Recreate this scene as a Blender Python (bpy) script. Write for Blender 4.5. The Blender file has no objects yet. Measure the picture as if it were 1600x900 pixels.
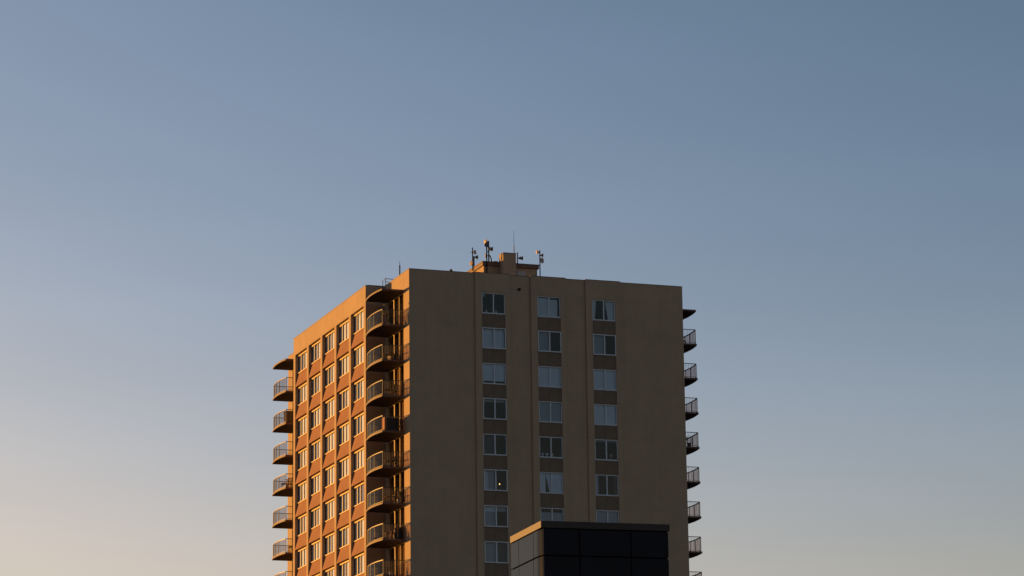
import bpy, math, random
from mathutils import Vector, Matrix

# ------------------------------------------------------------------ camera, sky, sun, exposure
S = bpy.context.scene
C = S.collection
RAD = math.radians
TOP = 55.9                                   # roof edge of the apartment tower above the ground

def camera():
    yaw, pitch, roll = 0.3397, 0.2236, -0.0130
    cy, sy, cp, sp = math.cos(yaw), math.sin(yaw), math.cos(pitch), math.sin(pitch)
    f = Vector((sy*cp, cy*cp, sp)); r = Vector((cy, -sy, 0)); u = r.cross(f)
    c, s = math.cos(roll), math.sin(roll)
    r2, u2 = c*r + s*u, -s*r + c*u
    cd = bpy.data.cameras.new('camera'); o = bpy.data.objects.new('camera', cd); C.objects.link(o)
    m = Matrix((r2, u2, -f)).transposed().to_4x4()
    m.translation = Vector((-69.6435, -220.615, TOP - 54.1902))
    o.matrix_world = m
    cd.sensor_width = 36; cd.lens = 4861.2*36/1600
    cd.clip_start = 1; cd.clip_end = 30000
    S.camera = o
camera()

SUN_EL, SUN_TAN = RAD(3.0), 1.30             # tan of the sun's azimuth off the left facade's normal
az = math.atan(SUN_TAN)
SUN = Vector((-math.cos(az)*math.cos(SUN_EL), math.sin(az)*math.cos(SUN_EL), math.sin(SUN_EL)))
w = bpy.data.worlds.new('World'); S.world = w; w.use_nodes = True
nt = w.node_tree; nt.nodes.clear()
sky = nt.nodes.new('ShaderNodeTexSky'); sky.sky_type = 'NISHITA'; sky.sun_disc = False
sky.sun_elevation = SUN_EL
sky.sun_rotation = math.atan2(SUN.x, SUN.y)
sky.altitude = 50; sky.air_density = 1.0; sky.dust_density = 1.0; sky.ozone_density = 1.0
sep = nt.nodes.new('ShaderNodeSeparateColor'); com = nt.nodes.new('ShaderNodeCombineColor')
nt.links.new(sky.outputs['Color'], sep.inputs[0])
# very faint veils of high haze
vt = nt.nodes.new('ShaderNodeTexCoord'); vm = nt.nodes.new('ShaderNodeMapping'); vm.inputs['Rotation'].default_value = (0, 0.32, -0.34); vm.inputs['Scale'].default_value = (3.0, 3.0, 26.0)
vn = nt.nodes.new('ShaderNodeTexNoise'); vn.inputs['Scale'].default_value = 1.0; vn.inputs['Detail'].default_value = 3; vn.inputs['Roughness'].default_value = 0.45
veil = nt.nodes.new('ShaderNodeMapRange'); veil.inputs['From Min'].default_value = 0.25; veil.inputs['From Max'].default_value = 0.75
veil.inputs['To Min'].default_value = 0.962; veil.inputs['To Max'].default_value = 1.038
nt.links.new(vt.outputs['Generated'], vm.inputs['Vector']); nt.links.new(vm.outputs[0], vn.inputs['Vector']); nt.links.new(vn.outputs[0], veil.inputs['Value'])
for i, (gam, gain) in enumerate(((1.80, 0.450), (1.58, 0.451), (1.48, 0.789))):      # contrast and white balance of the dusk sky
    p_ = nt.nodes.new('ShaderNodeMath'); p_.operation = 'POWER'; p_.inputs[1].default_value = gam
    m_ = nt.nodes.new('ShaderNodeMath'); m_.operation = 'MULTIPLY'; m_.inputs[1].default_value = gain
    nt.links.new(sep.outputs[i], p_.inputs[0]); nt.links.new(p_.outputs[0], m_.inputs[0]); last = m_
    if i == 2:                                                                   # a little less blue higher up
        tc_ = nt.nodes.new('ShaderNodeTexCoord'); sx_ = nt.nodes.new('ShaderNodeSeparateXYZ'); mr_ = nt.nodes.new('ShaderNodeMapRange')
        mr_.inputs['From Min'].default_value = 0.0; mr_.inputs['From Max'].default_value = 0.35
        mr_.inputs['To Min'].default_value = 1.13; mr_.inputs['To Max'].default_value = 0.75
        nt.links.new(tc_.outputs['Generated'], sx_.inputs[0]); nt.links.new(sx_.outputs['Z'], mr_.inputs['Value'])
        last = nt.nodes.new('ShaderNodeMath'); last.operation = 'MULTIPLY'
        nt.links.new(m_.outputs[0], last.inputs[0]); nt.links.new(mr_.outputs[0], last.inputs[1])
    cap_ = nt.nodes.new('ShaderNodeMath'); cap_.operation = 'SMOOTH_MIN'; cap_.inputs[1].default_value = (2.22, 2.12, 1.88)[i]; cap_.inputs[2].default_value = 0.7   # the glow round the sun stays soft
    nt.links.new(last.outputs[0], cap_.inputs[0])
    hz_ = nt.nodes.new('ShaderNodeMath'); hz_.operation = 'MULTIPLY'; nt.links.new(cap_.outputs[0], hz_.inputs[0])
    nt.links.new(veil.outputs[0], hz_.inputs[1]); nt.links.new(hz_.outputs[0], com.inputs[i])
bg = nt.nodes.new('ShaderNodeBackground'); bg.inputs['Strength'].default_value = 0.15
wo = nt.nodes.new('ShaderNodeOutputWorld')
nt.links.new(com.outputs[0], bg.inputs['Color'])
nt.links.new(bg.outputs[0], wo.inputs['Surface'])

ld = bpy.data.lights.new('sun', 'SUN'); ld.energy = 4.15; ld.angle = RAD(0.5); ld.color = (1.0, 0.45, 0.085)
lo = bpy.data.objects.new('sun', ld); C.objects.link(lo)
lo.rotation_euler = SUN.to_track_quat('Z', 'Y').to_euler(); lo.location = (-60, 60, 90)

S.view_settings.view_transform = 'Standard'; S.view_settings.look = 'None'
S.view_settings.exposure = 1.0; S.view_settings.gamma = 1; S.view_settings.use_curve_mapping = False
S.render.engine = 'CYCLES'
S.cycles.max_bounces = 8; S.cycles.transparent_max_bounces = 16

# ------------------------------------------------------------------ materials
def mat(name, col, rough=0.8, metal=0.0, noise=0.0, nscale=3.0, bump=0.0, streak=0.0, spec=0.3, emit=None, joints=False):
    m = bpy.data.materials.new(name); m.use_nodes = True
    n = m.node_tree.nodes; l = m.node_tree.links
    b = n['Principled BSDF']
    b.inputs['Base Color'].default_value = (*col, 1); b.inputs['Roughness'].default_value = rough
    b.inputs['Metallic'].default_value = metal; b.inputs['Specular IOR Level'].default_value = spec
    tc = n.new('ShaderNodeTexCoord')
    out = None
    def mixmul(prev, fac_socket, amt):
        mx = n.new('ShaderNodeMix'); mx.data_type = 'RGBA'; mx.blend_type = 'MULTIPLY'
        mx.inputs[0].default_value = 1
        mr = n.new('ShaderNodeMapRange'); mr.inputs['From Min'].default_value = 0.3; mr.inputs['From Max'].default_value = 0.7
        mr.inputs['To Min'].default_value = 1 - amt; mr.inputs['To Max'].default_value = 1 + amt*0.5
        l.new(fac_socket, mr.inputs['Value'])
        l.new(mr.outputs[0], mx.inputs[7])
        if prev is None: mx.inputs[6].default_value = (*col, 1)
        else: l.new(prev, mx.inputs[6])
        return mx.outputs[2]
    if noise:
        t = n.new('ShaderNodeTexNoise'); t.inputs['Scale'].default_value = nscale; t.inputs['Detail'].default_value = 6
        l.new(tc.outputs['Object'], t.inputs['Vector']); out = mixmul(out, t.outputs[0], noise)
    if streak:
        mp = n.new('ShaderNodeMapping'); mp.inputs['Scale'].default_value = (1.6, 1.6, 0.07)
        l.new(tc.outputs['Object'], mp.inputs['Vector'])
        t = n.new('ShaderNodeTexNoise'); t.inputs['Scale'].default_value = 1.7; t.inputs['Detail'].default_value = 5
        l.new(mp.outputs[0], t.inputs['Vector']); out = mixmul(out, t.outputs[0], streak)
        t2 = n.new('ShaderNodeTexNoise'); t2.inputs['Scale'].default_value = 0.22; t2.inputs['Detail'].default_value = 3
        l.new(tc.outputs['Object'], t2.inputs['Vector']); out = mixmul(out, t2.outputs[0], streak)
    if joints:                                   # the thin control joint at every storey
        sp = n.new('ShaderNodeSeparateXYZ'); l.new(tc.outputs['Object'], sp.inputs[0])
        a = n.new('ShaderNodeMath'); a.operation = 'ADD'; a.inputs[1].default_value = -(TOP - 1.42) + 275; l.new(sp.outputs['Z'], a.inputs[0])
        mo = n.new('ShaderNodeMath'); mo.operation = 'MODULO'; mo.inputs[1].default_value = 2.75; l.new(a.outputs[0], mo.inputs[0])
        lt = n.new('ShaderNodeMath'); lt.operation = 'LESS_THAN'; lt.inputs[1].default_value = 0.045; l.new(mo.outputs[0], lt.inputs[0])
        mx = n.new('ShaderNodeMix'); mx.data_type = 'RGBA'; mx.blend_type = 'MULTIPLY'
        sc = n.new('ShaderNodeMath'); sc.operation = 'MULTIPLY'; sc.inputs[1].default_value = 0.08; l.new(lt.outputs[0], sc.inputs[0])
        l.new(sc.outputs[0], mx.inputs[0]); l.new(out, mx.inputs[6]); mx.inputs[7].default_value = (0, 0, 0, 1)
        out = mx.outputs[2]
    if out is not None: l.new(out, b.inputs['Base Color'])
    if bump:
        t = n.new('ShaderNodeTexNoise'); t.inputs['Scale'].default_value = 25; t.inputs['Detail'].default_value = 4
        l.new(tc.outputs['Object'], t.inputs['Vector'])
        bp = n.new('ShaderNodeBump'); bp.inputs['Strength'].default_value = bump; bp.inputs['Distance'].default_value = 0.02
        l.new(t.outputs[0], bp.inputs['Height']); l.new(bp.outputs[0], b.inputs['Normal'])
    if emit:
        b.inputs['Emission Color'].default_value = (*emit[0], 1); b.inputs['Emission Strength'].default_value = emit[1]
    return m

def glass(name, tint, ior=1.45, rough=0.0, gloss=0.95, dust=None, wave=0.0):
    m = bpy.data.materials.new(name); m.use_nodes = True
    n = m.node_tree.nodes; l = m.node_tree.links
    n.remove(n['Principled BSDF'])
    tr = n.new('ShaderNodeBsdfTransparent'); tr.inputs[0].default_value = (*tint, 1)
    gl = n.new('ShaderNodeBsdfGlossy'); gl.inputs['Roughness'].default_value = rough; gl.inputs['Color'].default_value = (gloss, gloss, gloss, 1)
    # Schlick's reflectance, the same from both sides of the sheet
    geo = n.new('ShaderNodeNewGeometry'); dt = n.new('ShaderNodeVectorMath'); dt.operation = 'DOT_PRODUCT'
    l.new(geo.outputs['Incoming'], dt.inputs[0]); l.new(geo.outputs['Normal'], dt.inputs[1])
    def M(op, a, b=None):
        q_ = n.new('ShaderNodeMath'); q_.operation = op
        for i_, v_ in enumerate((a, b)):
            if v_ is None: continue
            if isinstance(v_, (int, float)): q_.inputs[i_].default_value = v_
            else: l.new(v_, q_.inputs[i_])
        return q_.outputs[0]
    f0 = ((ior-1)/(ior+1))**2
    refl = M('ADD', f0, M('MULTIPLY', 1-f0, M('POWER', M('SUBTRACT', 1.0, M('ABSOLUTE', dt.outputs['Value'])), 5.0)))
    mx = n.new('ShaderNodeMixShader')
    base = tr.outputs[0]
    if dust:
        df = n.new('ShaderNodeBsdfDiffuse'); df.inputs[0].default_value = (*dust[0], 1)
        m0 = n.new('ShaderNodeMixShader'); m0.inputs[0].default_value = dust[1]
        l.new(tr.outputs[0], m0.inputs[1]); l.new(df.outputs[0], m0.inputs[2]); base = m0.outputs[0]
    if wave:
        tc = n.new('ShaderNodeTexCoord'); t = n.new('ShaderNodeTexNoise'); t.inputs['Scale'].default_value = 0.8
        l.new(tc.outputs['Object'], t.inputs['Vector'])
        bp = n.new('ShaderNodeBump'); bp.inputs['Strength'].default_value = wave; bp.inputs['Distance'].default_value = 0.05
        l.new(t.outputs[0], bp.inputs['Height']); l.new(bp.outputs[0], gl.inputs['Normal'])
    l.new(refl, mx.inputs[0]); l.new(base, mx.inputs[1]); l.new(gl.outputs[0], mx.inputs[2])
    l.new(mx.outputs[0], n['Material Output'].inputs['Surface'])
    return m

WALL = mat('beige_stucco', (0.385, 0.280, 0.188), 0.9, noise=0.07, nscale=0.9, bump=0.25, streak=0.05, joints=True)
SPANF = mat('spandrel_paint_shaded', (0.185, 0.133, 0.092), 0.85, noise=0.12, nscale=1.5, bump=0.2, streak=0.08)  # front spandrels: darker copy of the spandrel paint, shade put into the colour
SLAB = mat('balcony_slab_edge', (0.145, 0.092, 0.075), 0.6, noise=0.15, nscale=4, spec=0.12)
SOFF = mat('balcony_soffit', (0.07, 0.050, 0.042), 0.85, noise=0.2, nscale=2)  # slab underside: shade beneath the balconies put into a darker colour
SPAN = mat('spandrel_paint_sunlit', (0.25, 0.107, 0.062), 0.85, noise=0.12, nscale=1.5, bump=0.2, streak=0.10)  # side spandrels: redder copy of the same paint, sunlight put into the colour
TRIM = mat('cream_trim', (0.58, 0.46, 0.27), 0.7, noise=0.08)
ALU = mat('grey_window_frame', (0.45, 0.49, 0.54), 0.45, metal=0.15, noise=0.05)
COPE = mat('roof_coping', (0.17, 0.13, 0.11), 0.7, noise=0.1)
FASC = mat('roof_fascia', (0.17, 0.105, 0.08), 0.75, noise=0.15)
ROOF = mat('roof_gravel', (0.20, 0.18, 0.16), 0.95, noise=0.3, nscale=8)
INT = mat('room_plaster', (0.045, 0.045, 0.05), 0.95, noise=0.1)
BLIND = mat('white_blind', (0.47, 0.51, 0.55), 0.9, noise=0.06, nscale=2)
BLINDG = mat('grey_blind', (0.24, 0.26, 0.28), 0.9, noise=0.06, nscale=2)
CURT = mat('cream_curtain', (0.46, 0.48, 0.49), 0.95, noise=0.12, nscale=4)
CURTB = mat('brown_curtain', (0.075, 0.036, 0.024), 0.95, noise=0.2, nscale=4)
CURTT = mat('tan_curtain', (0.42, 0.27, 0.13), 0.95, noise=0.15, nscale=4)
RAIL = mat('bronze_metal', (0.085, 0.066, 0.055), 0.5, metal=0.0, spec=0.2, noise=0.1)
DARK = mat('black_plastic', (0.018, 0.018, 0.020), 0.6, noise=0.1)
POLE = mat('galvanised_pole', (0.016, 0.016, 0.018), 0.8, metal=0.0, spec=0.1, noise=0.1)
DISH = mat('dish_white', (0.36, 0.26, 0.21), 0.6, noise=0.08)
DISHB = mat('dish_back_grey', (0.10, 0.095, 0.095), 0.6, noise=0.1)
NAVY = mat('navy_ceramic', (0.02, 0.03, 0.09), 0.35, noise=0.1)
CLAY = mat('orange_clay', (0.50, 0.20, 0.08), 0.6, noise=0.12)
LEAF = mat('plant_leaf', (0.05, 0.08, 0.03), 0.7, noise=0.3, nscale=12)
BLOOM = mat('yellow_bloom', (0.55, 0.42, 0.05), 0.8, noise=0.1)
WOOD = mat('brown_wood', (0.05, 0.03, 0.02), 0.8, noise=0.2, nscale=6)
LOUV = mat('grey_louvre', (0.42, 0.42, 0.46), 0.6, noise=0.08)
POT = mat('pale_pottery', (0.35, 0.33, 0.30), 0.6, noise=0.1)
SIDEW = mat('sunlit_white_curtain', (0.76, 0.82, 0.90), 0.9, noise=0.08, nscale=4)  # side windows' white, brighter and bluer: sky reflection put into the colour
PANE = glass('window_glass', (0.80, 0.88, 0.95), 1.40, gloss=0.8, wave=0.15)
PANES = glass('double_window_glass', (0.93, 0.95, 0.96), 1.9, wave=0.15)
BAR = mat('brown_window_bar', (0.06, 0.035, 0.028), 0.5, noise=0.05)
DOORG = glass('tinted_door_glass', (0.55, 0.50, 0.46), 1.5, wave=0.1)
RGLASS = glass('grey_rail_glass', (0.68, 0.58, 0.55), 1.3, gloss=0.3, dust=((0.2, 0.18, 0.17), 0.012))
CURTAINWALL = None

# ------------------------------------------------------------------ mesh helpers
class MB:
    def __init__(s): s.v = []; s.f = []; s.mi = []; s.mats = []
    def m(s, mt):
        if mt not in s.mats: s.mats.append(mt)
        return s.mats.index(mt)
    def face(s, pts, mt=None):
        i = len(s.v); s.v += [tuple(p) for p in pts]; s.f.append(tuple(range(i, i+len(pts)))); s.mi.append(s.m(mt))
    def box(s, a, b, mt=None):
        x0, y0, z0 = a; x1, y1, z1 = b
        i = len(s.v)
        s.v += [(x0,y0,z0),(x1,y0,z0),(x1,y1,z0),(x0,y1,z0),(x0,y0,z1),(x1,y0,z1),(x1,y1,z1),(x0,y1,z1)]
        for q in ((0,3,2,1),(4,5,6,7),(0,1,5,4),(1,2,6,5),(2,3,7,6),(3,0,4,7)):
            s.f.append(tuple(i+k for k in q)); s.mi.append(s.m(mt))
    def tube(s, path, r, mt=None, n=6, r1=None, cap=True):
        path = [Vector(p) for p in path]; i0 = len(s.v); N = len(path)
        for k, p in enumerate(path):
            t = (path[min(k+1, N-1)] - path[max(k-1, 0)]).normalized()
            a = Vector((0, 0, 1)) if abs(t.z) < 0.9 else Vector((1, 0, 0))
            u = t.cross(a).normalized(); w_ = t.cross(u)
            rr = r if r1 is None else r + (r1-r)*k/(N-1)
            for j in range(n):
                g = 2*math.pi*(j+0.5)/n
                s.v.append(tuple(p + rr*(math.cos(g)*u + math.sin(g)*w_)))
        for k in range(N-1):
            for j in range(n):
                a_ = i0+k*n+j; b_ = i0+k*n+(j+1) % n
                s.f.append((a_, b_, b_+n, a_+n)); s.mi.append(s.m(mt))
        if cap:
            s.f.append(tuple(i0+j for j in range(n))[::-1]); s.mi.append(s.m(mt))
            s.f.append(tuple(i0+(N-1)*n+j for j in range(n))); s.mi.append(s.m(mt))
    def lathe(s, prof, o, axis, n=16, mt=None):
        ax = Vector(axis).normalized(); a = Vector((0, 0, 1)) if abs(ax.z) < 0.9 else Vector((1, 0, 0))
        u = ax.cross(a).normalized(); w_ = ax.cross(u); o = Vector(o); i0 = len(s.v)
        for r, h in prof:
            for j in range(n):
                g = 2*math.pi*j/n; s.v.append(tuple(o + ax*h + max(r, 1e-4)*(math.cos(g)*u + math.sin(g)*w_)))
        for k in range(len(prof)-1):
            for j in range(n):
                a_ = i0+k*n+j; b_ = i0+k*n+(j+1) % n
                s.f.append((a_, b_, b_+n, a_+n)); s.mi.append(s.m(mt))
    def sheet(s, O, U, V, u0, u1, v0, v1, holes, depth, mt):
        """a wall face with rectangular holes and their reveals; the outward normal is U x V"""
        O = Vector(O); U = Vector(U); V = Vector(V); Nn = U.cross(V)
        us = sorted({u0, u1, *[h[0] for h in holes], *[h[1] for h in holes]}); us = [q for q in us if u0 <= q <= u1]
        vs = sorted({v0, v1, *[h[2] for h in holes], *[h[3] for h in holes]}); vs = [q for q in vs if v0 <= q <= v1]
        P = lambda u, v, d=0: O + U*u + V*v - Nn*d
        for i in range(len(us)-1):
            for j in range(len(vs)-1):
                cu, cv = (us[i]+us[i+1])/2, (vs[j]+vs[j+1])/2
                if any(h[0] < cu < h[1] and h[2] < cv < h[3] for h in holes): continue
                s.face([P(us[i], vs[j]), P(us[i+1], vs[j]), P(us[i+1], vs[j+1]), P(us[i], vs[j+1])], mt)
        for a, b, c, d in holes:
            s.face([P(a, c), P(a, c, depth), P(a, d, depth), P(a, d)], mt)
            s.face([P(b, c), P(b, d), P(b, d, depth), P(b, c, depth)], mt)
            s.face([P(a, c), P(b, c), P(b, c, depth), P(a, c, depth)], mt)
            s.face([P(a, d), P(a, d, depth), P(b, d, depth), P(b, d)], mt)
    def build(s, name, parent=None, loc=None, smooth=False, mt=None):
        me = bpy.data.meshes.new(name); me.from_pydata(s.v, [], s.f)
        mats = [q if q is not None else mt for q in s.mats] or [mt]
        for q in mats: me.materials.append(q)
        me.polygons.foreach_set('material_index', s.mi)
        if smooth: me.polygons.foreach_set('use_smooth', [True]*len(s.f))
        me.update()
        o = bpy.data.objects.new(name, me); C.objects.link(o)
        if parent: o.parent = parent
        if loc is not None: o.location = loc
        return o

def tag(o, label, cat, group=None, kind=None):
    if label: o['label'] = label
    if cat: o['category'] = cat
    if group: o['group'] = group
    if kind: o['kind'] = kind
    return o
def thing(name, loc, label, cat, group=None, rz=0):
    o = bpy.data.objects.new(name, None); C.objects.link(o); o.location = loc; o.rotation_euler = (0, 0, rz)
    o.empty_display_size = 0.3
    return tag(o, label, cat, group)
def link_copy(o, parent, loc=None):
    c = o.copy(); C.objects.link(c); c.parent = parent
    if loc is not None: c.location = loc
    return c
def copy_part(o, parent, loc):
    c = link_copy(o, parent, loc)
    for ch in [q for q in bpy.data.objects if q.parent == o]: link_copy(ch, c)
    return c

# ------------------------------------------------------------------ ground
g = MB(); R = 12000
g.face([(-R, -R, 0), (R, -R, 0), (R, R, 0), (-R, R, 0)])
tag(g.build('ground', mt=mat('city_ground', (0.10, 0.095, 0.085), 0.95, noise=0.4, nscale=0.05)), None, None, kind='structure')

# ------------------------------------------------------------------ apartment tower
H = 2.75
W, D = 22.517, 34.85                 # front width, depth
P_, B0, L_ = 1.519, 6.463, 21.112    # side block: how far it stands out, where it starts, its length
B1 = B0 + L_
PW = 0.553; BP = (L_-PW)/5; OW = BP-PW   # pilaster width, bay pitch, opening width
HEAD = TOP - 1.492                   # head of the top row of windows
NR = 10                              # storeys built with openings
ZB = HEAD - NR*H                     # plain wall below this level
WX, WSP, WW = 5.8097, 4.5336, 1.9062
WH = 1.65
BAYD = 0.12
rnd = random.Random(7)

tower = thing('apartment_tower', (0, 0, 0), 'tall beige apartment tower, orange sunlit on one side, with curved balconies', 'building')

def bal_holes(y0, y1):
    return [(y0, y1, HEAD - k*H - 2.73, HEAD - k*H - 0.02) for k in range(NR)]
YA, YB = 1.45, 5.58                  # near balcony glazing
YC, YD = 29.27, 33.40                # far balcony glazing
wm = MB()
bays = [(WX - 0.535 + c*WSP, WX + WW + 0.435 + c*WSP) for c in range(3)]
# front face, with the three shallow bays standing out
wm.sheet((0, 0, 0), (1, 0, 0), (0, 0, 1), 0, W, 0, TOP, [(a, b, 0, TOP) for a, b in bays], -BAYD, WALL)
for c, (a, b) in enumerate(bays):
    wm.sheet((0, -BAYD, 0), (1, 0, 0), (0, 0, 1), a, b, 0, TOP + 0.035, [(WX + c*WSP, WX + WW + c*WSP, ZB, HEAD)], 0.32, WALL)
    for x in (a, b):
        wm.face([(x, -BAYD, TOP), (x, 0.02, TOP), (x, 0.02, TOP+0.035), (x, -BAYD, TOP+0.035)], COPE)  # wall step sides in dark coping colour, to dull the sun on them
# left face of the main body (x = 0), in front of and beyond the side block
wm.sheet((0, 0, 0), (0, -1, 0), (0, 0, 1), -B0, 0, 0, TOP, [(-b, -a, c, d) for a, b, c, d in bal_holes(YA, YB)], 0.30, WALL)
wm.sheet((0, 0, 0), (0, -1, 0), (0, 0, 1), -D, -B1, 0, TOP, [(-b, -a, c, d) for a, b, c, d in bal_holes(YC, YD)], 0.30, WALL)
# side block: long face with five bays, and its two ends
cols = [(B0 + PW + i*BP, B0 + PW + i*BP + OW) for i in range(5)]
wm.sheet((-P_, 0, 0), (0, -1, 0), (0, 0, 1), -B1, -B0, 0, TOP, [(-b, -a, ZB, HEAD) for a, b in cols], 0.40, WALL)
wm.sheet((0, B0, 0), (1, 0, 0), (0, 0, 1), -P_, 0, 0, TOP, [], 0, WALL)
wm.sheet((0, B1, 0), (-1, 0, 0), (0, 0, 1), 0, P_, 0, TOP, [], 0, WALL)
# right face and back
wm.sheet((W, 0, 0), (0, 1, 0), (0, 0, 1), 0, D, 0, TOP, bal_holes(YA, YB), 0.30, WALL)
wm.sheet((0, D, 0), (-1, 0, 0), (0, 0, 1), -W, 0, 0, TOP, [], 0, WALL)
wall = wm.build('wall', tower)

# parapet backs, coping, roof
pb = MB(); T0 = TOP - 0.004
for a, b in [((0.012, 0.012), (W-0.012, 0.26)), ((0.012, D-0.26), (W-0.012, D-0.012)), ((W-0.26, 0.26), (W-0.012, D-0.26)),
             ((0.012, 0.26), (0.26, B0+0.2)), ((0.012, B1-0.2), (0.26, D-0.26)),
             ((-P_+0.012, B0+0.012), (-P_+0.26, B1-0.012)), ((-P_+0.26, B0+0.012), (0.012, B0+0.2)), ((-P_+0.26, B1-0.2), (0.012, B1-0.012))]:
    pb.box((a[0], a[1], TOP-1.0), (b[0], b[1], T0), WALL)
pb.build('parapet', tower)
cp = MB(); q = 0.018
def cope(a, b, z=TOP): cp.box((a[0], a[1], z+0.001), (b[0], b[1], z+0.045), COPE)
edges = [0] + [e for ab in bays for e in ab] + [W]
for i in range(0, len(edges), 2): cope((edges[i] - (q if i == 0 else -0.004), -q), (edges[i+1] + (q if i == 6 else -0.004), 0.28))
for a, b in bays: cope((a-q, -BAYD-q), (b+q, 0.28), TOP+0.035)
cope((-q, 0.281), (0.28, B0-q-0.002)); cope((-q, B1+q+0.002), (0.28, D-0.281)); cope((W-0.28, 0.281), (W+q, D-0.281)); cope((-q, D-0.28), (W+q, D+q))
cope((-P_-q, B0-q), (-P_+0.28, B1+q)); cope((-P_+0.281, B0-q), (0.28, B0+0.22)); cope((-P_+0.281, B1-0.22), (0.28, B1+q))
cp.build('coping', tower)
rf = MB()
rf.box((0.262, 0.262, TOP-1.15), (W-0.262, D-0.262, TOP-0.9), ROOF)
rf.box((-P_+0.262, B0+0.21, TOP-1.14), (0.258, B1-0.21, TOP-0.91), ROOF)
rf.build('roof', tower)
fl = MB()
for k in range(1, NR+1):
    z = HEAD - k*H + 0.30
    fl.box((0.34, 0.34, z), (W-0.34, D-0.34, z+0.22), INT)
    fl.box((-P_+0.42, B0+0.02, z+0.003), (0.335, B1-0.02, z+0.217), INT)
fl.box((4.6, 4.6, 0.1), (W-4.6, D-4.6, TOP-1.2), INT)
fl.build('floor_slab', tower)

# spandrels of the front: flat dark panels between the windows, one strip per bay and storey
def spandrel_front():
    m = MB(); m.box((0, -0.045, 0), (WW-0.008, 0.10, H-WH-0.012), SPANF)
    m.box((0, -0.036, H-WH-0.012), (WW-0.008, 0.10, H-WH-0.002), SPANF)
    return m.build('spandrel_panel', tower)
def spandrel_side():
    """leans outwards: flush with the pilasters at its foot, set back at the sill"""
    m = MB(); h = H - 1.62; d0, d1 = 0.0, 0.25
    pr = [(d0+0.012, 0.0), (d0+0.012, 0.05), (d1, h), (0.395, h), (0.395, 0.0)]
    n = len(pr); y0, y1 = 0.003, OW-0.003
    for i in range(n):
        a, b = pr[i], pr[(i+1) % n]
        m.face([(a[0], y1, a[1]), (a[0], y0, a[1]), (b[0], y0, b[1]), (b[0], y1, b[1])], SPAN)
    m.face([(p[0], y0, p[1]) for p in pr], SPAN); m.face([(p[0], y1, p[1]) for p in pr][::-1], SPAN)
    return m.build('spandrel_panel', tower)
sf, ss = spandrel_front(), spandrel_side()

# windows of the front
def frame_front(deep):
    m = MB(); y0, y1 = deep, deep+0.07; a = 0.075
    m.box((0.004, y0, 0.09), (a, y1, WH-a), ALU); m.box((WW-a, y0, 0.09), (WW-0.004, y1, WH-a), ALU)
    m.box((0.004, y0, WH-a), (WW-0.004, y1, WH-0.004), ALU)
    m.box((0.004, y0-0.02, 0.004), (WW-0.004, y1, 0.09), ALU)
    m.box((WW/2-0.035, y0+0.012, 0.09), (WW/2+0.035, y1, WH-a), ALU)
    m.box((WW/2+0.035, y0+0.02, 0.09), (WW/2+0.065, y1, WH-a), ALU)
    w_ = m.build('window', tower)
    p = MB(); y = deep+0.045
    p.face([(a, y, 0.09), (WW/2, y, 0.09), (WW/2, y, WH-a), (a, y, WH-a)]); p.face([(WW/2, y+0.02, 0.09), (WW-a, y+0.02, 0.09), (WW-a, y+0.02, WH-a), (WW/2, y+0.02, WH-a)])
    p.build('pane', w_, mt=PANE)
    return w_
wf = [frame_front(-0.03), frame_front(0.06)]

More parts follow.
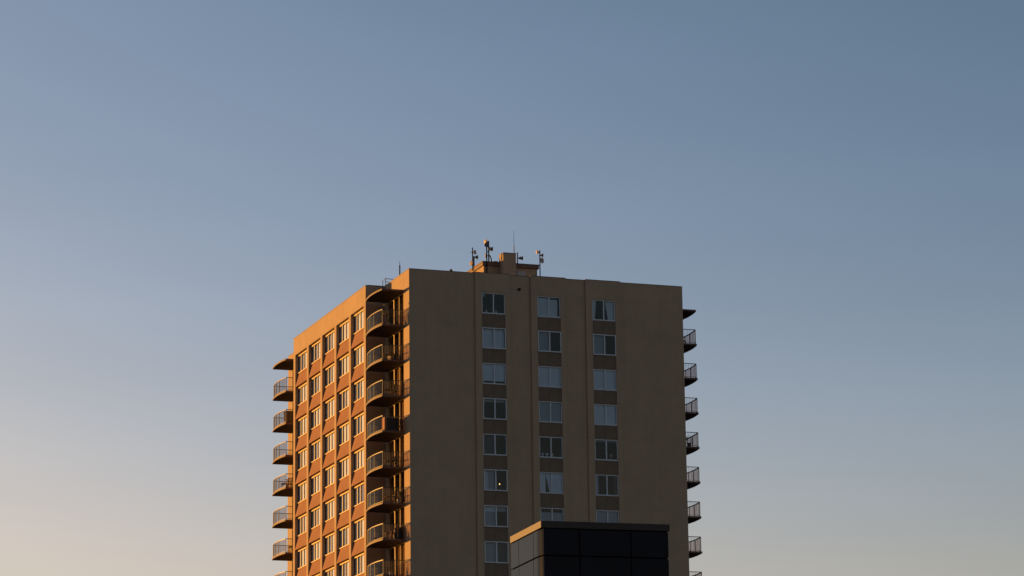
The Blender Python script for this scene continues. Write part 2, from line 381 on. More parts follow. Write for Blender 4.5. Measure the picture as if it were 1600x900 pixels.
def cloth(rects, wavy=0.0, y=0.16):
    """blind or curtain: (x0, x1, z0, z1, material, lean at the foot); wavy gives folds"""
    m = MB()
    for x0, x1, z0, z1, mt, lean in rects:
        n = max(2, int((x1-x0)/0.05)) if wavy else 2
        for i in range(n):
            pts = []
            for k, zz in ((i, z0), (i+1, z0), (i+1, z1), (i, z1)):
                t = k/n; l0, l1 = lean if isinstance(lean, tuple) else (0, lean)
                sh = (l0*(1-t) + l1*t) if zz == z0 else 0
                pts.append((x0 + (x1-x0)*t + sh, y + wavy*math.sin(k*1.9) + (0.004*math.sin(3*k) if wavy else 0), zz))
            m.face(pts, mt)
    return m
h_ = WW/2
FULL = lambda mt, z0=0.05: [(0.06, h_-0.01, z0, WH-0.05, mt, 0), (h_+0.01, WW-0.07, z0, WH-0.05, mt, 0)]
FRONT = {  # (column, storey): frame kind, cloths, waviness
 (0,0): (1, [(0.06, 0.30, 1.35, WH-0.05, BLINDG, 0)], 0), (0,1): (0, FULL(BLIND), 0), (0,2): (1, FULL(BLIND, 0.27), 0), (0,3): (0, [(0.06, WW-0.07, 1.38, WH-0.05, BLINDG, 0)], 0),
 (0,4): (1, [(0.06, h_-0.01, 0.05, WH-0.05, INT, 0)], 0), (0,5): (0, [(0.06, 0.36, 0.05, WH-0.05, CURT, 0.04), (0.38, 0.9, 0.05, WH-0.05, BLINDG, 0)], 0.006),
 (0,6): (0, [(0.06, h_-0.01, 1.20, WH-0.05, BLIND, 0), (0.06, h_-0.01, 0.05, 1.2, BLINDG, 0), (h_, WW-0.07, 1.22, WH-0.05, BLINDG, 0)], 0), (0,7): (0, [(0.06, h_-0.01, 0.05, WH-0.05, BLINDG, 0), (h_, WW-0.07, 0.05, WH-0.05, INT, 0)], 0),
 (1,0): (1, [(0.06, h_, 0.05, WH-0.12, CURT, 0), (h_+0.01, WW-0.22, 0.05, WH-0.2, CURT, 0)], 0.008), (1,1): (0, [(0.06, h_-0.01, 0.05, WH-0.05, BLINDG, 0)], 0), (1,2): (1, FULL(BLIND), 0),
 (1,3): (1, FULL(BLINDG, 0.02), 0.004), (1,4): (1, [], 0), (1,5): (1, [(0.06, 0.50, 0.05, WH-0.05, BLIND, 0), (0.50, h_, 0.05, WH-0.05, BLIND, (0.32, 0.0)), (h_+0.01, WW-0.07, 0.05, WH-0.05, BLIND, 0)], 0),
 (1,6): (1, FULL(BLINDG) + [(0.06, WW-0.07, 1.3, WH-0.05, CURT, 0)], 0), (1,7): (0, FULL(BLIND), 0),
 (2,0): (1, [(0.06, 0.38, 0.05, WH-0.05, CURT, -0.14), (1.10, WW-0.07, 0.05, WH-0.12, CURT, (0.26, 0.0))], 0.012), (2,1): (0, [(0.06, h_-0.01, 0.05, WH-0.05, BLINDG, 0)], 0), (2,2): (1, FULL(BLIND), 0),
 (2,3): (1, FULL(BLIND, 0.04), 0.003), (2,4): (1, [(0.06, WW-0.07, 1.48, WH-0.05, BLINDG, 0)], 0), (2,5): (1, [(0.06, 0.3, 0.05, WH-0.05, BLINDG, 0), (1.55, WW-0.07, 0.05, WH-0.05, CURTB, 0)], 0.008),
 (2,6): (1, FULL(BLINDG), 0),
}
for c in range(3):
    for k in range(NR):
        x = WX + c*WSP; z = HEAD - k*H - WH
        kind, rects, wv = FRONT.get((c, k), (rnd.randint(0, 1), FULL(rnd.choice([BLIND, BLINDG, CURT])), 0))
        o = copy_part(wf[kind], tower, (x, -BAYD, z))
        if rects: cloth(rects, wv).build('blind' if not wv else 'curtain', o)
        copy_part(sf, tower, (x+0.004, -BAYD+0.03+0.045, z - (H-WH)))
# windows of the side block: four lights, bright head and sill strips standing a little proud
SWH = 1.62
def frame_side():
    m = MB(); d0, d1 = 0.265, 0.335; a = 0.05
    m.box((0.215, 0.004, SWH-0.16), (0.39, OW-0.004, SWH-0.05), TRIM)         # head strip
    m.box((0.19, 0.004, 0.002), (0.39, OW-0.004, 0.085), TRIM)               # sill strip
    m.box((d0, 0.004, SWH-0.05), (0.39, OW-0.004, SWH-0.002), SPAN)
    for i, wd in ((0, a), (1, a), (2, 0.11), (3, 0.20), (4, a)):
        y = min(max(OW*i/4 - wd/2, 0.004), OW - wd - 0.004)
        m.box((d0, y, 0.085), (d1, y+wd, SWH-0.16), TRIM if i == 2 else BAR)
    w_ = m.build('window', tower)
    p = MB(); x = 0.31
    for i in range(4): p.face([(x, OW*(i+1)/4, 0.085), (x, OW*i/4, 0.085), (x, OW*i/4, SWH-0.15), (x, OW*(i+1)/4, SWH-0.15)])
    p.build('pane', w_, mt=PANES)
    return w_
ws = frame_side()
def side_curtain(lights, parent):
    m = MB(); q_ = OW/4
    for i, mt in enumerate(lights):
        if mt is None: continue
        n = 12
        for j in range(n):
            ya, yb = q_*(i + j/n) + 0.002, q_*(i + (j+1)/n) + 0.002
            xa, xb = 0.355 + 0.012*math.sin(j*1.7+i), 0.355 + 0.012*math.sin((j+1)*1.7+i)
            m.face([(xa, ya, 0.03), (xb, yb, 0.03), (xb, yb, SWH-0.05), (xa, ya, SWH-0.05)], mt)
    m.build('curtain', parent)
# lights run from the near end (index 0) to the far end (index 3)
PAT = {'d': (SIDEW, SIDEW, CURTB, SIDEW), 'p': (SIDEW, SIDEW, SIDEW, SIDEW), 't': (SIDEW, SIDEW, CURTT, SIDEW), 'n': (SIDEW, SIDEW, None, SIDEW), 'b': (CURTB, CURTB, CURTB, SIDEW)}
SIDE = ['dddpp', 'pddpp', 'pppdd', 'pdppd', 'ppppp', 'ttpnb', 'ppdnd', 'pptdd', 'ppndd', 'dpdpn']   # per storey, far bay first
for k in range(NR):
    for i in range(5):
        z = HEAD - k*H - SWH
        y = cols[4-i][0]
        o = copy_part(ws, tower, (-P_, y, z))
        side_curtain(PAT[SIDE[k][i]], o)
        copy_part(ss, tower, (-P_, y, z - (H-SWH)))
for o in (sf, ss, wf[0], wf[1], ws):                     # the patterns themselves are not part of the scene
    for ch in [q_ for q_ in bpy.data.objects if q_.parent == o]: bpy.data.objects.remove(ch)
    bpy.data.objects.remove(o)

# ------------------------------------------------------------------ balconies
BL = 4.2
def bow(t, off=0.0): return 1.735 + 0.225*(1 - ((t-2.15)/2.15)**2) - off
def slab_mesh(sg):
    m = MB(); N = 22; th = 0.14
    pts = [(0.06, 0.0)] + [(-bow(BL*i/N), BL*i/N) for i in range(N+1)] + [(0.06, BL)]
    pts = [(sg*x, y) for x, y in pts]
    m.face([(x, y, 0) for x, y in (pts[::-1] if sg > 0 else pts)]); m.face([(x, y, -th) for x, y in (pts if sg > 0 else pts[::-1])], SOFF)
    n = len(pts)
    for i in range(n):
        a, b = pts[i], pts[(i+1) % n]
        m.face([(*a, -th), (*a, 0), (*b, 0), (*b, -th)])
    return m
def railing_mesh(sg):
    m = MB(); IN = 0.10; RH = 1.17; N = 18
    curve = [(-bow(0.1 + (BL-0.2)*i/N, IN), 0.1 + (BL-0.2)*i/N) for i in range(N+1)]
    def band(path, w0, z0, z1):
        for i in range(len(path)-1):
            a, b = Vector(path[i]), Vector(path[i+1]); d = (b-a).normalized(); nn = Vector((-d.y, d.x))*w0/2
            q4 = [a-nn, b-nn, b+nn, a+nn]
            lo_ = [(sg*p.x, p.y, z0) for p in q4]; hi = [(sg*p.x, p.y, z1) for p in q4]
            m.face(hi); m.face(lo_[::-1])
            for j in range(4): m.face([lo_[j], lo_[(j+1) % 4], hi[(j+1) % 4], hi[j]])
    band(curve, 0.06, RH-0.075, RH)
    band(curve, 0.03, 0.07, 0.10)
    for yy in (0.1, BL-0.1):
        xe = -bow(yy, IN)
        band([(0.0, yy), (xe, yy)], 0.045, RH-0.05, RH-0.002); band([(0.0, yy), (xe, yy)], 0.03, 0.07, 0.10)
        n = int(-xe/0.125)
        for i in range(1, n): 
            x = xe*i/n; m.box((min(sg*(x-0.009), sg*(x+0.009)), yy-0.009, 0.1), (max(sg*(x-0.009), sg*(x+0.009)), yy+0.009, RH-0.05))
    for t in (0.1, 1.68, 2.68, 3.6, BL-0.1):
        x = sg*-bow(t, IN); m.box((x-0.024, t-0.024, 0.0), (x+0.024, t+0.024, RH-0.07))
    return m
def glass_meshes(sg):
    out = []
    for t0, t1 in ((0.14, 1.64), (1.72, 2.64), (2.72, 3.56), (3.64, BL-0.14)):
        m = MB(); N = 6
        for i in range(N):
            a, b = t0+(t1-t0)*i/N, t0+(t1-t0)*(i+1)/N
            m.face([(sg*-bow(a, 0.1), a, 0.11), (sg*-bow(b, 0.1), b, 0.11), (sg*-bow(b, 0.1), b, 1.07), (sg*-bow(a, 0.1), a, 1.07)])
        out.append(m)
    return out
def balcony_stack(xw, y0, sg, z_first, n):
    proto = None
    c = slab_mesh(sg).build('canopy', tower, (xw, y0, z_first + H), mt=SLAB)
    for k in range(n):
        z = z_first - k*H
        if proto is None:
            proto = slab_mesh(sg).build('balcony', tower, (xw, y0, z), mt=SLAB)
            railing_mesh(sg).build('railing', proto, mt=RAIL)
            for gm in glass_meshes(sg): gm.build('glass_panel', proto, mt=RGLASS)
        else: copy_part(proto, tower, (xw, y0, z))
ZS = TOP - 4.084
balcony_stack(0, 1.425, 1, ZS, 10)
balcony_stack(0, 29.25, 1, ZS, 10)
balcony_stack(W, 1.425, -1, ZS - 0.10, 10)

# glazed balcony doors
def door(sg, ylen):
    m = MB(); hh = 2.60; x0, x1 = 0.05, 0.12; a = 0.07
    X = lambda p, q2: (min(sg*p, sg*q2), max(sg*p, sg*q2))
    def bx(y0, y1, z0, z1, xa=x0, xb=x1): 
        p = X(xa, xb); m.box((p[0], y0, z0), (p[1], y1, z1), TRIM)
    for y in (1.24, 1.30, 2.56, 2.66, ylen-a-0.005): bx(y, y+a*(0.55 if y in (1.24, 1.30) else 1), 0.07, hh-0.1, x0 + (0.02 if y == 1.24 else 0))
    bx(0.005, ylen-0.005, hh-0.1, hh); bx(0.005, ylen-0.005, 0.0, 0.07)
    w_ = m.build('balcony_door', tower)
    p = MB(); x = sg*0.085
    p.face([(x, 0.05, 0.05), (x, ylen-0.05, 0.05), (x, ylen-0.05, hh-0.05), (x, 0.05, hh-0.05)])
    p.build('pane', w_, mt=DOORG)
    return w_
def door_stack(xw, y0, sg, zs):
    proto = None; r_ = random.Random(3 + int(xw) + int(y0))
    for k in range(NR):
        z = zs - k*H + 0.004
        if proto is None:
            proto = door(sg, YB-YA); o = proto; o.location = (xw, y0, z); proto_kids = [q_ for q_ in bpy.data.objects if q_.parent == proto]
        else:
            o = link_copy(proto, tower, (xw, y0, z))
            for ch in proto_kids: link_copy(ch, o)
        m = MB()
        for a, b in ((0.06, 1.2), (1.35, 2.55), (2.7, 4.05)):
            mt = r_.choice([CURTB, CURTB, CURTT, INT, None])
            if mt is None: continue
            n = 14; b2 = b if r_.random() < 0.6 else a + (b-a)*0.5
            for j in range(n):
                ya, yb = a+(b2-a)*j/n, a+(b2-a)*(j+1)/n
                m.face([(sg*(0.2+0.02*math.sin(j*1.8)), ya, 0.02), (sg*(0.2+0.02*math.sin(j*1.8+1.8)), yb, 0.02), (sg*(0.2+0.02*math.sin(j*1.8+1.8)), yb, 2.5), (sg*(0.2+0.02*math.sin(j*1.8)), ya, 2.5)], mt)
        if m.f: m.build('curtain', o)
door_stack(0, YA, 1, ZS); door_stack(0, YC, 1, ZS); door_stack(W, YA, -1, ZS)

# ------------------------------------------------------------------ penthouse and chimney on the roof
PX0, PX1, PY0, PY1, PZ = 9.50, 14.08, 10.12, 17.0, TOP + 3.16
m = MB(); m.box((PX0, PY0, TOP-0.9), (PX1, PY1, PZ), WALL)
pent = m.build('penthouse', tower)
m = MB(); m.box((PX0-0.12, PY0-0.12, PZ), (PX1+0.12, PY1+0.12, PZ+0.28)); m.box((PX0-0.15, PY0-0.15, PZ+0.28), (PX1+0.15, PY1+0.15, PZ+0.35))
m.build('roof', pent, mt=FASC)
m = MB(); m.box((12.32, PY0-0.05, TOP+2.40), (13.04, PY0-0.002, TOP+2.86))
for i in range(5): m.box((12.36, PY0-0.075, TOP+2.45+i*0.08), (13.0, PY0-0.051, TOP+2.49+i*0.08))
m.build('vent_grille', pent, mt=LOUV)
m = MB(); m.box((10.82, 9.1, TOP-0.9), (11.91, 10.118, TOP+4.06), WALL); m.box((10.80, 9.08, TOP+4.06), (11.93, 10.1, TOP+4.115), COPE)
m.build('chimney', tower)
m = MB(); m.lathe([(0.0, 0.0), (0.10, 0.0), (0.12, 0.05), (0.10, 0.16), (0.0, 0.20)], (8.90, -0.002, TOP-1.06), (0, -1, 0), 14)
m.box((8.86, -0.22, TOP-1.16), (8.94, -0.1, TOP-1.08))
m.build('vent_outlet', tower, mt=DARK)

# ------------------------------------------------------------------ things on the roofs
def dish(parent, o, axis, r, depth, mt_face=DISH, mt_back=DISHB, name='dish', hub=0.05):
    """drum or horn antenna: hub at o, flaring along axis to a flat front"""
    r *= 1.2; m = MB()
    m.lathe([(0, 0), (hub, 0), (hub*1.1, depth*0.25), (r*0.9, depth*0.72), (r, depth*0.78), (r, depth*0.97)], o, axis, 18, mt_back)
    m.lathe([(r, depth*0.97), (r*0.97, depth), (r*0.5, depth*1.06), (0, depth*1.08)], o, axis, 18, mt_face)
    return m.build(name, parent, smooth=False)
def pole(parent, x, y, z0, z1, r=0.045, mt=POLE):
    m = MB(); m.tube([(x, y, z0), (x, y, z1)], r, n=8); return m.build('pole', parent, mt=mt)
def bars(parent, segs, r=0.03, name='bracket'):
    m = MB()
    for a, b in segs: m.tube([a, b], r, n=6)
    return m.build(name, parent, mt=POLE)
RZ = 3.51                                   # penthouse roof, above the tower's edge
MG = 'antenna masts on the penthouse roof'
# coordinates inside a mast are relative to its foot
t = thing('antenna_mast', (9.42, 12.3, TOP+RZ), 'double pole antenna mast farthest from the chimney, at the sunlit edge of the penthouse roof', 'antenna mast', MG)
pole(t, -0.11, 0, -0.3, 1.63); pole(t, 0.0, 0, 0, 0.92, 0.055)
bars(t, [((-0.11, 0, 0.62), (0.0, 0, 0.62)), ((-0.11, 0, 0.25), (0, 0, 0.25)), ((-0.11, 0, 1.24), (-0.32, 0, 1.24))], 0.022)
dish(t, (-0.09, 0.02, 1.23), (0.75, -0.62, 0.0), 0.155, 0.24); dish(t, (0.02, -0.02, 0.85), (1, -0.25, -0.1), 0.145, 0.30); dish(t, (-0.10, -0.02, 0.31), (-0.93, -0.35, 0.0), 0.17, 0.18)
t = thing('antenna_mast', (10.04, 10.4, TOP+RZ), 'tallest antenna mast, two poles crowded with dishes at the penthouse corner', 'antenna mast', MG)
pole(t, -0.325, -0.45, -1.3, 1.53, 0.05); pole(t, 0.0, 0, 0, 1.79, 0.055)
bars(t, [((-0.325, -0.45, 1.30), (0, 0, 1.30)), ((-0.325, -0.45, 0.85), (0, 0, 0.85)), ((-0.325, -0.45, 0.47), (0, 0, 0.55)), ((0, 0, 1.74), (-0.13, 0, 1.74))], 0.026)
dish(t, (-0.06, -0.02, 1.70), (-0.96, -0.2, -0.05), 0.17, 0.26); dish(t, (-0.33, -0.50, 1.30), (-0.3, -0.95, 0.0), 0.165, 0.13, DISHB)
dish(t, (0.05, -0.05, 1.12), (1, -0.15, 0.0), 0.155, 0.26); dish(t, (0.0, -0.06, 1.10), (0.55, -0.83, 0.0), 0.13, 0.14)
dish(t, (-0.28, -0.45, 0.46), (-0.95, 0.25, 0.0), 0.17, 0.16)
m = MB(); m.tube([(-0.05, -0.05, 0.55), (0.03, -0.05, 0.60), (0.12, -0.05, 0.50), (0.18, -0.05, 0.32), (0.20, -0.05, 0.15), (0.26, -0.05, 0.03)], 0.05, n=7); m.build('cable', t, mt=DARK)
t = thing('antenna_mast', (12.50, 10.4, TOP+RZ), 'short antenna mast close beside the chimney with one horn pair', 'antenna mast', MG)
pole(t, 0, 0, 0, 1.0); bars(t, [((0, 0, 0.52), (0.12, 0, 0.52)), ((0, 0, 0.25), (0.0, 0.3, 0.0))], 0.03)
dish(t, (0.04, -0.02, 0.53), (1, -0.2, 0.0), 0.115, 0.22); dish(t, (0.20, -0.03, 0.53), (1, -0.25, 0.0), 0.15, 0.24)
t = thing('antenna_mast', (14.26, 10.0, TOP+RZ), 'single pole antenna mast with three dishes at the shaded penthouse corner', 'antenna mast', MG)
pole(t, 0, -0.06, -1.4, 1.18); bars(t, [((0, -0.06, 1.02), (-0.14, -0.06, 1.02)), ((0, -0.06, 0.74), (0.1, -0.06, 0.74)), ((0, -0.06, 0.32), (0.1, -0.06, 0.32))], 0.026)
dish(t, (-0.05, -0.08, 1.02), (-1, -0.1, 0.0), 0.125, 0.24); dish(t, (0.05, -0.08, 0.78), (1, -0.2, -0.05), 0.13, 0.22); dish(t, (0.08, -0.06, 0.33), (0.55, -0.83, 0.0), 0.195, 0.15, DISH)
t2 = thing('whip_antenna', (11.93, 9.6, TOP+4.115), 'tall thin whip antenna standing on the chimney top', 'antenna')
m = MB(); m.tube([(0, 0, 0), (0, 0, 0.72)], 0.035, n=8); m.build('base_tube', t2, mt=mat('red_brown_tube', (0.20, 0.08, 0.07), 0.6, noise=0.1))
m = MB(); m.tube([(0, 0, 0.72), (-0.01, 0, 1.98)], 0.017, n=6, r1=0.010); m.build('rod', t2, mt=POLE)
t2 = thing('whip_antenna', (1.0, 5.55, TOP-0.9), 'short whip antenna on the main roof near the sunlit edge', 'antenna')
m = MB(); m.tube([(0, 0, 0), (0, 0, 2.50)], 0.05, n=8); m.build('base_tube', t2, mt=POLE)
m = MB(); m.tube([(0, 0, 2.50), (0, 0, 2.80)], 0.018, n=6); m.build('rod', t2, mt=POLE)
# guard rail where the ladder meets the roof, and the low pipe rail of the side block
t2 = thing('guard_rail', (-0.04, 6.0, TOP+0.03), 'small metal guard rail frame at the parapet behind the top balcony canopy', 'railing')
m = MB()
for a, b in [((0, 0, 0), (0, 0, 0.53)), ((0, 0, 0.53), (0.72, 0, 0.50)), ((0, 0, 0.27), (0.72, 0, 0.25)), ((0.72, 0, -0.9), (0.72, 0, 0.50)), ((0, 0, 0.53), (0, 0.7, 0.53)), ((0, 0.7, 0), (0, 0.7, 0.53))]: m.tube([a, b], 0.025, n=6)
m.build('rail_frame', t2, mt=RAIL)
t2 = thing('roof_pipe', (-1.35, 6.6, TOP+0.035), 'low dark pipe rail along the roof edge of the side block', 'pipe')
m = MB(); m.tube([(0, 0, 0.05), (1.42, 0, 0.04)], 0.028, n=6); m.tube([(0, 0, -0.02), (0, 0, 0.05)], 0.028, n=6); m.tube([(0.02, 0, 0.05), (0.25, 0.25, -0.01)], 0.025, n=6); m.build('pipe', t2, mt=RAIL)
t2 = thing('vent_pipe', (4.04, 2.0, TOP-0.9), 'small capped vent pipe peeking over the front parapet', 'vent pipe')
m = MB(); m.tube([(0, 0, 0), (0, 0, 1.42)], 0.085, n=12); m.build('pipe', t2, mt=POLE)
m = MB(); m.lathe([(0.0, 1.62), (0.07, 1.58), (0.14, 1.48), (0.14, 1.42), (0.0, 1.41)], (0, 0, 0), (0, 0, 1), 14); m.build('cap', t2, mt=COPE)
t2 = thing('roof_turbine', (10.62, 10.45, TOP+RZ), 'low dark dome ventilator on the penthouse roof before the chimney', 'ventilator')
m = MB(); m.lathe([(0.2, 0), (0.28, 0.02), (0.26, 0.09), (0.16, 0.14), (0, 0.16)], (0, 0, 0), (0, 0, 1), 16); m.build('dome', t2, mt=DARK)

# ------------------------------------------------------------------ things on the balconies
def floor_z(k, dz=0.0): return ZS - k*H + 0.003 + dz
def low_table(x, y, z, label, s=1.0, mt=WOOD):
    t = thing('low_table', (x, y, z), label, 'table', 'tables on the balconies')
    m = MB(); m.box((-0.38*s, -0.25*s, 0.50), (0.38*s, 0.25*s, 0.545)); m.build('tabletop', t, mt=mt)
    for sx in (-1, 1):
        for sy in (-1, 1):
            m = MB(); m.box((sx*0.33*s-0.02, sy*0.2*s-0.02, 0), (sx*0.33*s+0.02, sy*0.2*s+0.02, 0.50)); m.build('leg', t, mt=mt)
def chair(x, y, z, rz, label, mt=DARK):
    t = thing('patio_chair', (x, y, z), label, 'chair', 'chairs on the balconies', rz)
    m = MB(); m.box((-0.24, -0.24, 0.40), (0.24, 0.24, 0.44)); m.build('seat', t, mt=mt)
    m = MB()
    for i in range(5): m.box((-0.22+i*0.1, 0.215, 0.50), (-0.18+i*0.1, 0.235, 0.88))
    m.box((-0.24, 0.21, 0.88), (0.24, 0.24, 0.94)); m.build('backrest', t, mt=mt)
    for sx in (-1, 1):
        for sy in (-1, 1):
            m = MB(); m.box((sx*0.22-0.018, sy*0.22-0.018, 0), (sx*0.22+0.018, sy*0.22+0.018, 0.40 if sy < 0 else 0.88)); m.build('leg', t, mt=mt)
        m = MB(); m.box((sx*0.24-0.02, -0.22, 0.62), (sx*0.24+0.02, 0.2, 0.645)); m.build('armrest', t, mt=mt)
def plant(x, y, z, label, h=0.8, r=0.2, pot=CLAY, leafh=0.5, bloom=0, seed=1, name='potted_plant', leafm=LEAF):
    t = thing(name, (x, y, z), label, 'plant', 'potted plants on the balconies')
    m = MB(); m.lathe([(0, 0), (r*0.75, 0), (r, h*0.9), (r*1.06, h*0.92), (r*1.06, h), (r*0.9, h), (r*0.85, h*0.93), (0, h*0.92)], (0, 0, 0), (0, 0, 1), 16); m.build('pot', t, mt=pot)
    rr = random.Random(seed); m = MB()
    for i in range(70):
        a = rr.random()*6.28; q_ = rr.random()*r*1.2; hz = h*0.9 + rr.random()*leafh
        c = Vector((math.cos(a)*q_, math.sin(a)*q_, hz)); d = Vector((math.cos(a), math.sin(a), rr.uniform(-0.3, 1.0))).normalized()*rr.uniform(0.08, 0.16); e = d.cross(Vector((rr.random(), rr.random(), rr.random()))).normalized()*0.03
        m.face([c, c+d*0.5+e, c+d, c+d*0.5-e])
    m.build('foliage', t, mt=leafm)
    if bloom:
        m = MB(); m.tube([(0, 0, h*0.9), (-0.03, 0, h+bloom)], 0.012, n=5); m.build('stem', t, mt=LEAF)
        m = MB(); 
        for i in range(9):
            a = i*0.7; m.lathe([(0, -0.03), (0.035, 0), (0, 0.03)], (-0.03+0.05*math.cos(a), 0.05*math.sin(a), h+bloom+0.03*math.sin(i*2.1)), (math.cos(a), math.sin(a), 0.6), 6)
        m.build('flower', t, mt=BLOOM)
# near stack, from the top balcony down
plant(-1.36, 1.95, floor_z(0), 'tall navy planter with a yellow bloom on the top balcony of the near stack', 0.78, 0.20, NAVY, 0.35, 0.78, 3)
plant(-0.95, 2.2, floor_z(0), 'small leafy pot plant beside the tall navy planter', 0.25, 0.14, POT, 0.4, 0, 5)
low_table(-1.05, 2.3, floor_z(1), 'low dark table on the second balcony of the near stack')
t = thing('storage_box', (-0.42, 3.1, floor_z(1)), 'dark storage box against the glass door of the second near balcony', 'box', 'boxes on the balconies')
m = MB(); m.box((-0.22, -0.45, 0), (0.22, 0.45, 0.62)); m.build('body', t, mt=DARK); m = MB(); m.box((-0.24, -0.47, 0.621), (0.24, 0.47, 0.68)); m.build('lid', t, mt=DARK)
low_table(-1.15, 2.2, floor_z(2), 'low dark table on the third balcony of the near stack')
chair(-0.45, 2.3, floor_z(2), RAD(200), 'dark patio chair near the door of the third near balcony')
t = thing('storage_cabinet', (-0.90, 2.05, floor_z(3)), 'big black cabinet with grey top edge and one sunlit side, filling the fourth near balcony', 'cabinet')
m = MB(); m.box((-0.52, -0.30, 0.03), (0.50, 0.30, 1.02)); m.build('body', t, mt=DARK)
m = MB(); m.box((-0.56, -0.33, 1.021), (0.54, 0.33, 1.07)); m.build('top', t, mt=mat('grey_laminate', (0.16, 0.15, 0.15), 0.6, noise=0.1))
m = MB(); m.box((-0.575, -0.30, 0.03), (-0.521, 0.30, 1.02)); m.build('sunlit_side', t, mt=CLAY)  # sunlit side of the black body: orange sunlight put into the colour
chair(-0.2, 1.9, floor_z(3), RAD(170), 'black patio chair squeezed between the cabinet and the corner wall')
low_table(-0.95, 2.2, floor_z(4), 'low dark table on the fifth balcony of the near stack')
chair(-0.35, 2.6, floor_z(4), RAD(150), 'dark patio chair by the lit door frame of the fifth near balcony')
low_table(-0.98, 2.1, floor_z(5), 'low dark table on the sixth balcony of the near stack', 0.9)
chair(-0.42, 2.1, floor_z(5), RAD(185), 'dark patio chair facing the railing on the sixth near balcony')
t = thing('clay_bottle', (-1.0, 1.66, floor_z(6)), 'glowing orange clay bottle before dark clutter on the seventh near balcony', 'bottle')
m = MB(); m.lathe([(0, 0), (0.10, 0), (0.12, 0.16), (0.09, 0.34), (0.045, 0.42), (0.04, 0.5), (0.055, 0.53), (0, 0.53)], (0, 0, 0), (0, 0, 1), 14); m.build('vessel', t, mt=CLAY)
m = MB(); m.lathe([(0, 0.53), (0.045, 0.53), (0.05, 0.57), (0, 0.59)], (0, 0, 0), (0, 0, 1), 10); m.build('stopper', t, mt=TRIM)
t = thing('covered_grill', (-0.35, 1.95, floor_z(6)), 'barbecue grill under a black cover against the corner wall of the seventh near balcony', 'grill')
m = MB(); m.lathe([(0, 0.02), (0.36, 0.02), (0.38, 0.35), (0.34, 0.75), (0.24, 0.93), (0.10, 1.0), (0, 1.01)], (0, 0, 0), (0, 0, 1), 12); m.build('cover', t, mt=DARK)
low_table(-0.95, 2.35, floor_z(6), 'black low table behind the orange clay bottle', 0.9, DARK)
plant(-1.78, 3.0, floor_z(6), 'tiny orange pot at the curved edge of the seventh near balcony', 0.14, 0.08, CLAY, 0.12, 0, 9)
plant(-0.9, 2.0, floor_z(7), 'leafy pot on the eighth balcony of the near stack', 0.3, 0.16, POT, 0.4, 0, 19)
chair(-1.15, 3.0, floor_z(0), RAD(120), 'dark patio chair behind the glass of the top near balcony')
plant(-0.3, 1.85, floor_z(5), 'leafy pot against the corner wall of the sixth near balcony', 0.35, 0.17, POT, 0.55, 0, 23)
# far stack
yF = 29.25
t = thing('storage_box', (-1.0, yF+1.3, floor_z(1)), 'tall dark brown box on the second balcony of the far stack', 'box', 'boxes on the balconies')
m = MB(); m.box((-0.45, -0.35, 0), (0.45, 0.35, 1.12)); m.build('body', t, mt=WOOD); m = MB(); m.box((-0.48, -0.38, 1.121), (0.48, 0.38, 1.18)); m.build('lid', t, mt=WOOD)
low_table(-1.2, yF+1.6, floor_z(3), 'cluttered table on the fourth balcony of the far stack', 1.2)
chair(-0.95, yF+0.75, floor_z(3), RAD(20), 'black patio chair among orange plants on the fourth far balcony')
plant(-1.45, yF+0.45, floor_z(3), 'orange potted plant at the railing corner of the fourth far balcony', 0.3, 0.15, CLAY, 0.45, 0, 11, leafm=BLOOM)
plant(-0.85, yF+0.35, floor_z(3), 'rusty leaved plant next to the black chair on the fourth far balcony', 0.45, 0.16, CLAY, 0.5, 0, 12, leafm=CLAY)
low_table(-0.9, yF+0.6, floor_z(5), 'low black bench on the sixth balcony of the far stack', 1.1, DARK)
plant(-0.95, yF+0.3, floor_z(5), 'small bright plant on the low black bench edge of the far stack', 0.2, 0.1, CLAY, 0.25, 0, 14, leafm=BLOOM)
# right stack
plant(W+1.1, 2.0, floor_z(3, -0.1), 'bushy potted plant on the fourth balcony of the shaded right stack', 0.35, 0.18, NAVY, 0.6, 0, 31)
chair(W+0.7, 2.8, floor_z(4, -0.1), RAD(60), 'dark patio chair on the fifth balcony of the shaded right stack')
chair(W+0.95, 2.6, floor_z(0, -0.1), RAD(90), 'dark patio chair on the top balcony of the shaded right stack')
low_table(W+1.0, 3.4, floor_z(0, -0.1), 'dark table on the top balcony of the shaded right stack', 0.9)
chair(W+0.55, 2.4, floor_z(6, -0.1), RAD(90), 'dark patio chair on the seventh balcony of the shaded right stack')

# ------------------------------------------------------------------ things behind the front windows
def sill_thing(c, k, x, name, label, cat, parts, group=None):
    t = thing(name, (WX + c*WSP + x, -BAYD + 0.23, HEAD - k*H - WH + 0.10), label, cat, group)
    for nm, pr, mt in parts:
        m = MB(); m.lathe(pr, (0, 0, 0), (0, 0, 1), 12); m.build(nm, t, mt=mt)
VASE = [(0, 0), (0.06, 0), (0.075, 0.09), (0.04, 0.17), (0.05, 0.2), (0, 0.2)]
sb = MB()
for c in range(3):
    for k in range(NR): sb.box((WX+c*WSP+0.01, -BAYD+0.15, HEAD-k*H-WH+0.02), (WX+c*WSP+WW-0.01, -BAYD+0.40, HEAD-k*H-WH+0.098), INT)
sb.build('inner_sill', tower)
sill_thing(0, 0, 0.42, 'vase', 'pale vase behind the left pane of the dark top window nearest the lit side', 'vase', [('body', VASE, BLIND), ('rim', [(0.05, 0.2), (0.06, 0.22), (0.04, 0.22)], BLIND)], 'vases on the window sills')
sill_thing(0, 0, 1.22, 'vase', 'pale vase behind the right pane of the dark top window nearest the lit side', 'vase', [('body', VASE, BLIND), ('rim', [(0.05, 0.2), (0.06, 0.22), (0.04, 0.22)], BLIND)], 'vases on the window sills')
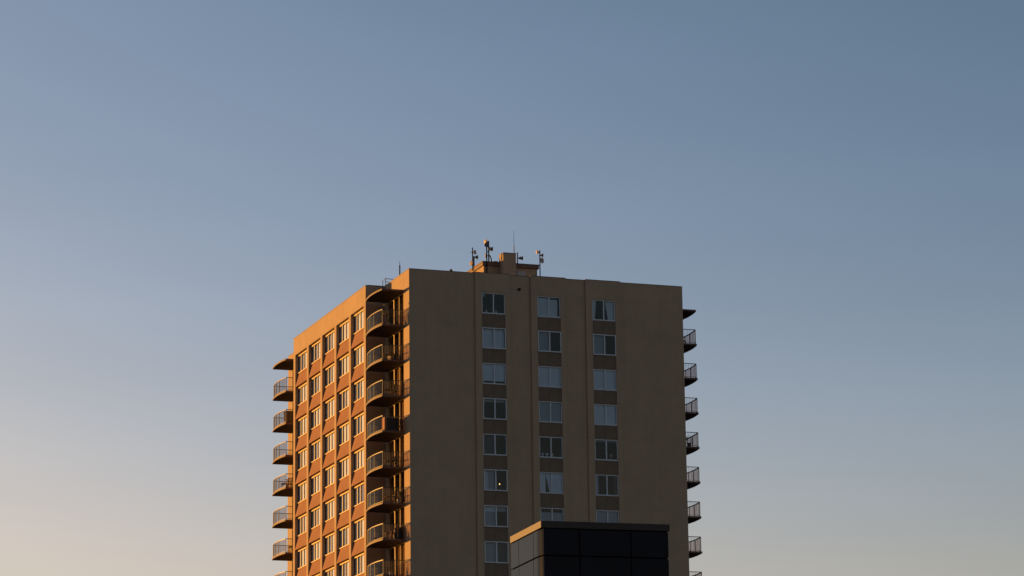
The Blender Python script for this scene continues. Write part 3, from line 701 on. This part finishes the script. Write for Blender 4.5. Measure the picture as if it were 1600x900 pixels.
for x, lab in ((0.32, 'first'), (0.66, 'largest'), (1.10, 'third')):
    r_ = 0.13 if lab == 'largest' else 0.09
    sill_thing(1, 4, x, 'flower_pot', {'first': 'white flower pot nearest the window jamb in the dark middle window of flowers', 'largest': 'largest white flower pot, in the middle of the three', 'third': 'white flower pot behind the centre bar of the dark middle window'}[lab], 'flower pot',
        [('pot', [(0, 0), (0.06, 0), (0.08, 0.10), (0, 0.10)], POT), ('bloom', [(0, 0.10), (r_*0.8, 0.13), (r_, 0.2), (r_*0.7, 0.28), (0, 0.31)], BLIND)], 'flower pots in one window')
sill_thing(2, 4, 1.40, 'desk_fan', 'small pale fan on a stem behind the right column window', 'fan', [('stand', [(0, 0), (0.07, 0), (0.07, 0.02), (0.015, 0.03), (0.015, 0.2), (0, 0.2)], POT), ('head', [(0, 0.2), (0.06, 0.23), (0.09, 0.32), (0.06, 0.42), (0, 0.45)], POT)])
t = thing('lit_lamp', (WX+1.42, 0.32, HEAD-5*H-1.08), 'tiny glowing yellow lamp inside a dark window of the column nearest the lit side', 'lamp')
m = MB(); m.lathe([(0, 0), (0.03, 0.01), (0.045, 0.05), (0.03, 0.09), (0, 0.10)], (0, 0, 0), (0, 0, 1), 10); m.build('bulb', t, mt=mat('lamp_glow', (0.8, 0.6, 0.2), 0.5, emit=((1.0, 0.62, 0.16), 1.3)))
m = MB(); m.tube([(0, 0, -0.5), (0, 0, 0.0)], 0.012, n=6); m.lathe([(0, -0.52), (0.09, -0.52), (0.09, -0.49), (0, -0.49)], (0, 0, 0), (0, 0, 1), 12); m.build('stand', t, mt=DARK)

# ------------------------------------------------------------------ the dark glass block in front
GT = 19.698
glb = thing('glass_block', (-28.666, -107.828, 0), 'dark glass panelled block with a flat metal cap, in front of the tower', 'building', rz=RAD(-3.6))
GW, GD = 5.17, 4.38
GLS = mat('dark_facade_glass', (0.007, 0.008, 0.017), 0.10, noise=0.25, nscale=1.2, streak=0.15, spec=0.04)
JOINT = mat('black_joint', (0.006, 0.006, 0.007), 0.9, spec=0.0)
CAPM = mat('brown_metal_cap', (0.055, 0.042, 0.036), 0.5, noise=0.08, nscale=1.5, spec=0.12)
m = MB(); m.box((0.06, 0.05, 0), (GW-0.05, GD-0.05, GT-0.262)); m.build('core', glb, mt=JOINT)
m = MB(); m.box((-0.06, -0.02, GT-0.262), (GW+0.045, GD+0.02, GT)); m.build('roof_cap', glb, mt=CAPM)
rows = [(GT-0.315-1.0-i*1.065, GT-0.315-i*1.065) for i in range(5)]
rows.append((0.0, GT-0.315-5*1.065+0.02))
def front_panel(x0, x1, z0, z1):
    m = MB(); m.box((x0, 0.0, z0), (x1, 0.049, z1)); return m.build('glass_panel', glb, mt=GLS)
def left_panel(y0, y1, z0, z1, bend=0.0):
    m = MB(); N = 12 if bend else 1; f0, f1 = [], []
    for i in range(N+1):
        y = y0 + (y1-y0)*i/N
        t_ = max(0, 1 - (y-y0)/0.6) if bend else 0
        f0.append((-0.045 + bend*t_*t_, y))
    for i in range(N):
        a, b = f0[i], f0[i+1]
        m.face([(*b, z0), (*a, z0), (*a, z1), (*b, z1)])
    m.face([(x, y, z1) for x, y in f0] + [(0.058, y1, z1), (0.058, y0, z1)]); m.face(([(x, y, z0) for x, y in f0] + [(0.058, y1, z0), (0.058, y0, z0)])[::-1])
    m.face([(f0[0][0], y0, z0), (0.058, y0, z0), (0.058, y0, z1), (f0[0][0], y0, z1)]); m.face([(f0[-1][0], y1, z0), (f0[-1][0], y1, z1), (0.058, y1, z1), (0.058, y1, z0)])
    return m.build('glass_panel', glb, mt=GLS, smooth=False)
for z0, z1 in rows:
    for x0, x1 in ((0.045, 1.485), (1.535, 3.58), (3.63, GW-0.02)): front_panel(x0, x1, z0, z1)
    left_panel(0.06, 1.10, z0, z1, 0.08); left_panel(1.15, 3.20, z0, z1); left_panel(3.245, GD-0.02, z0, z1)
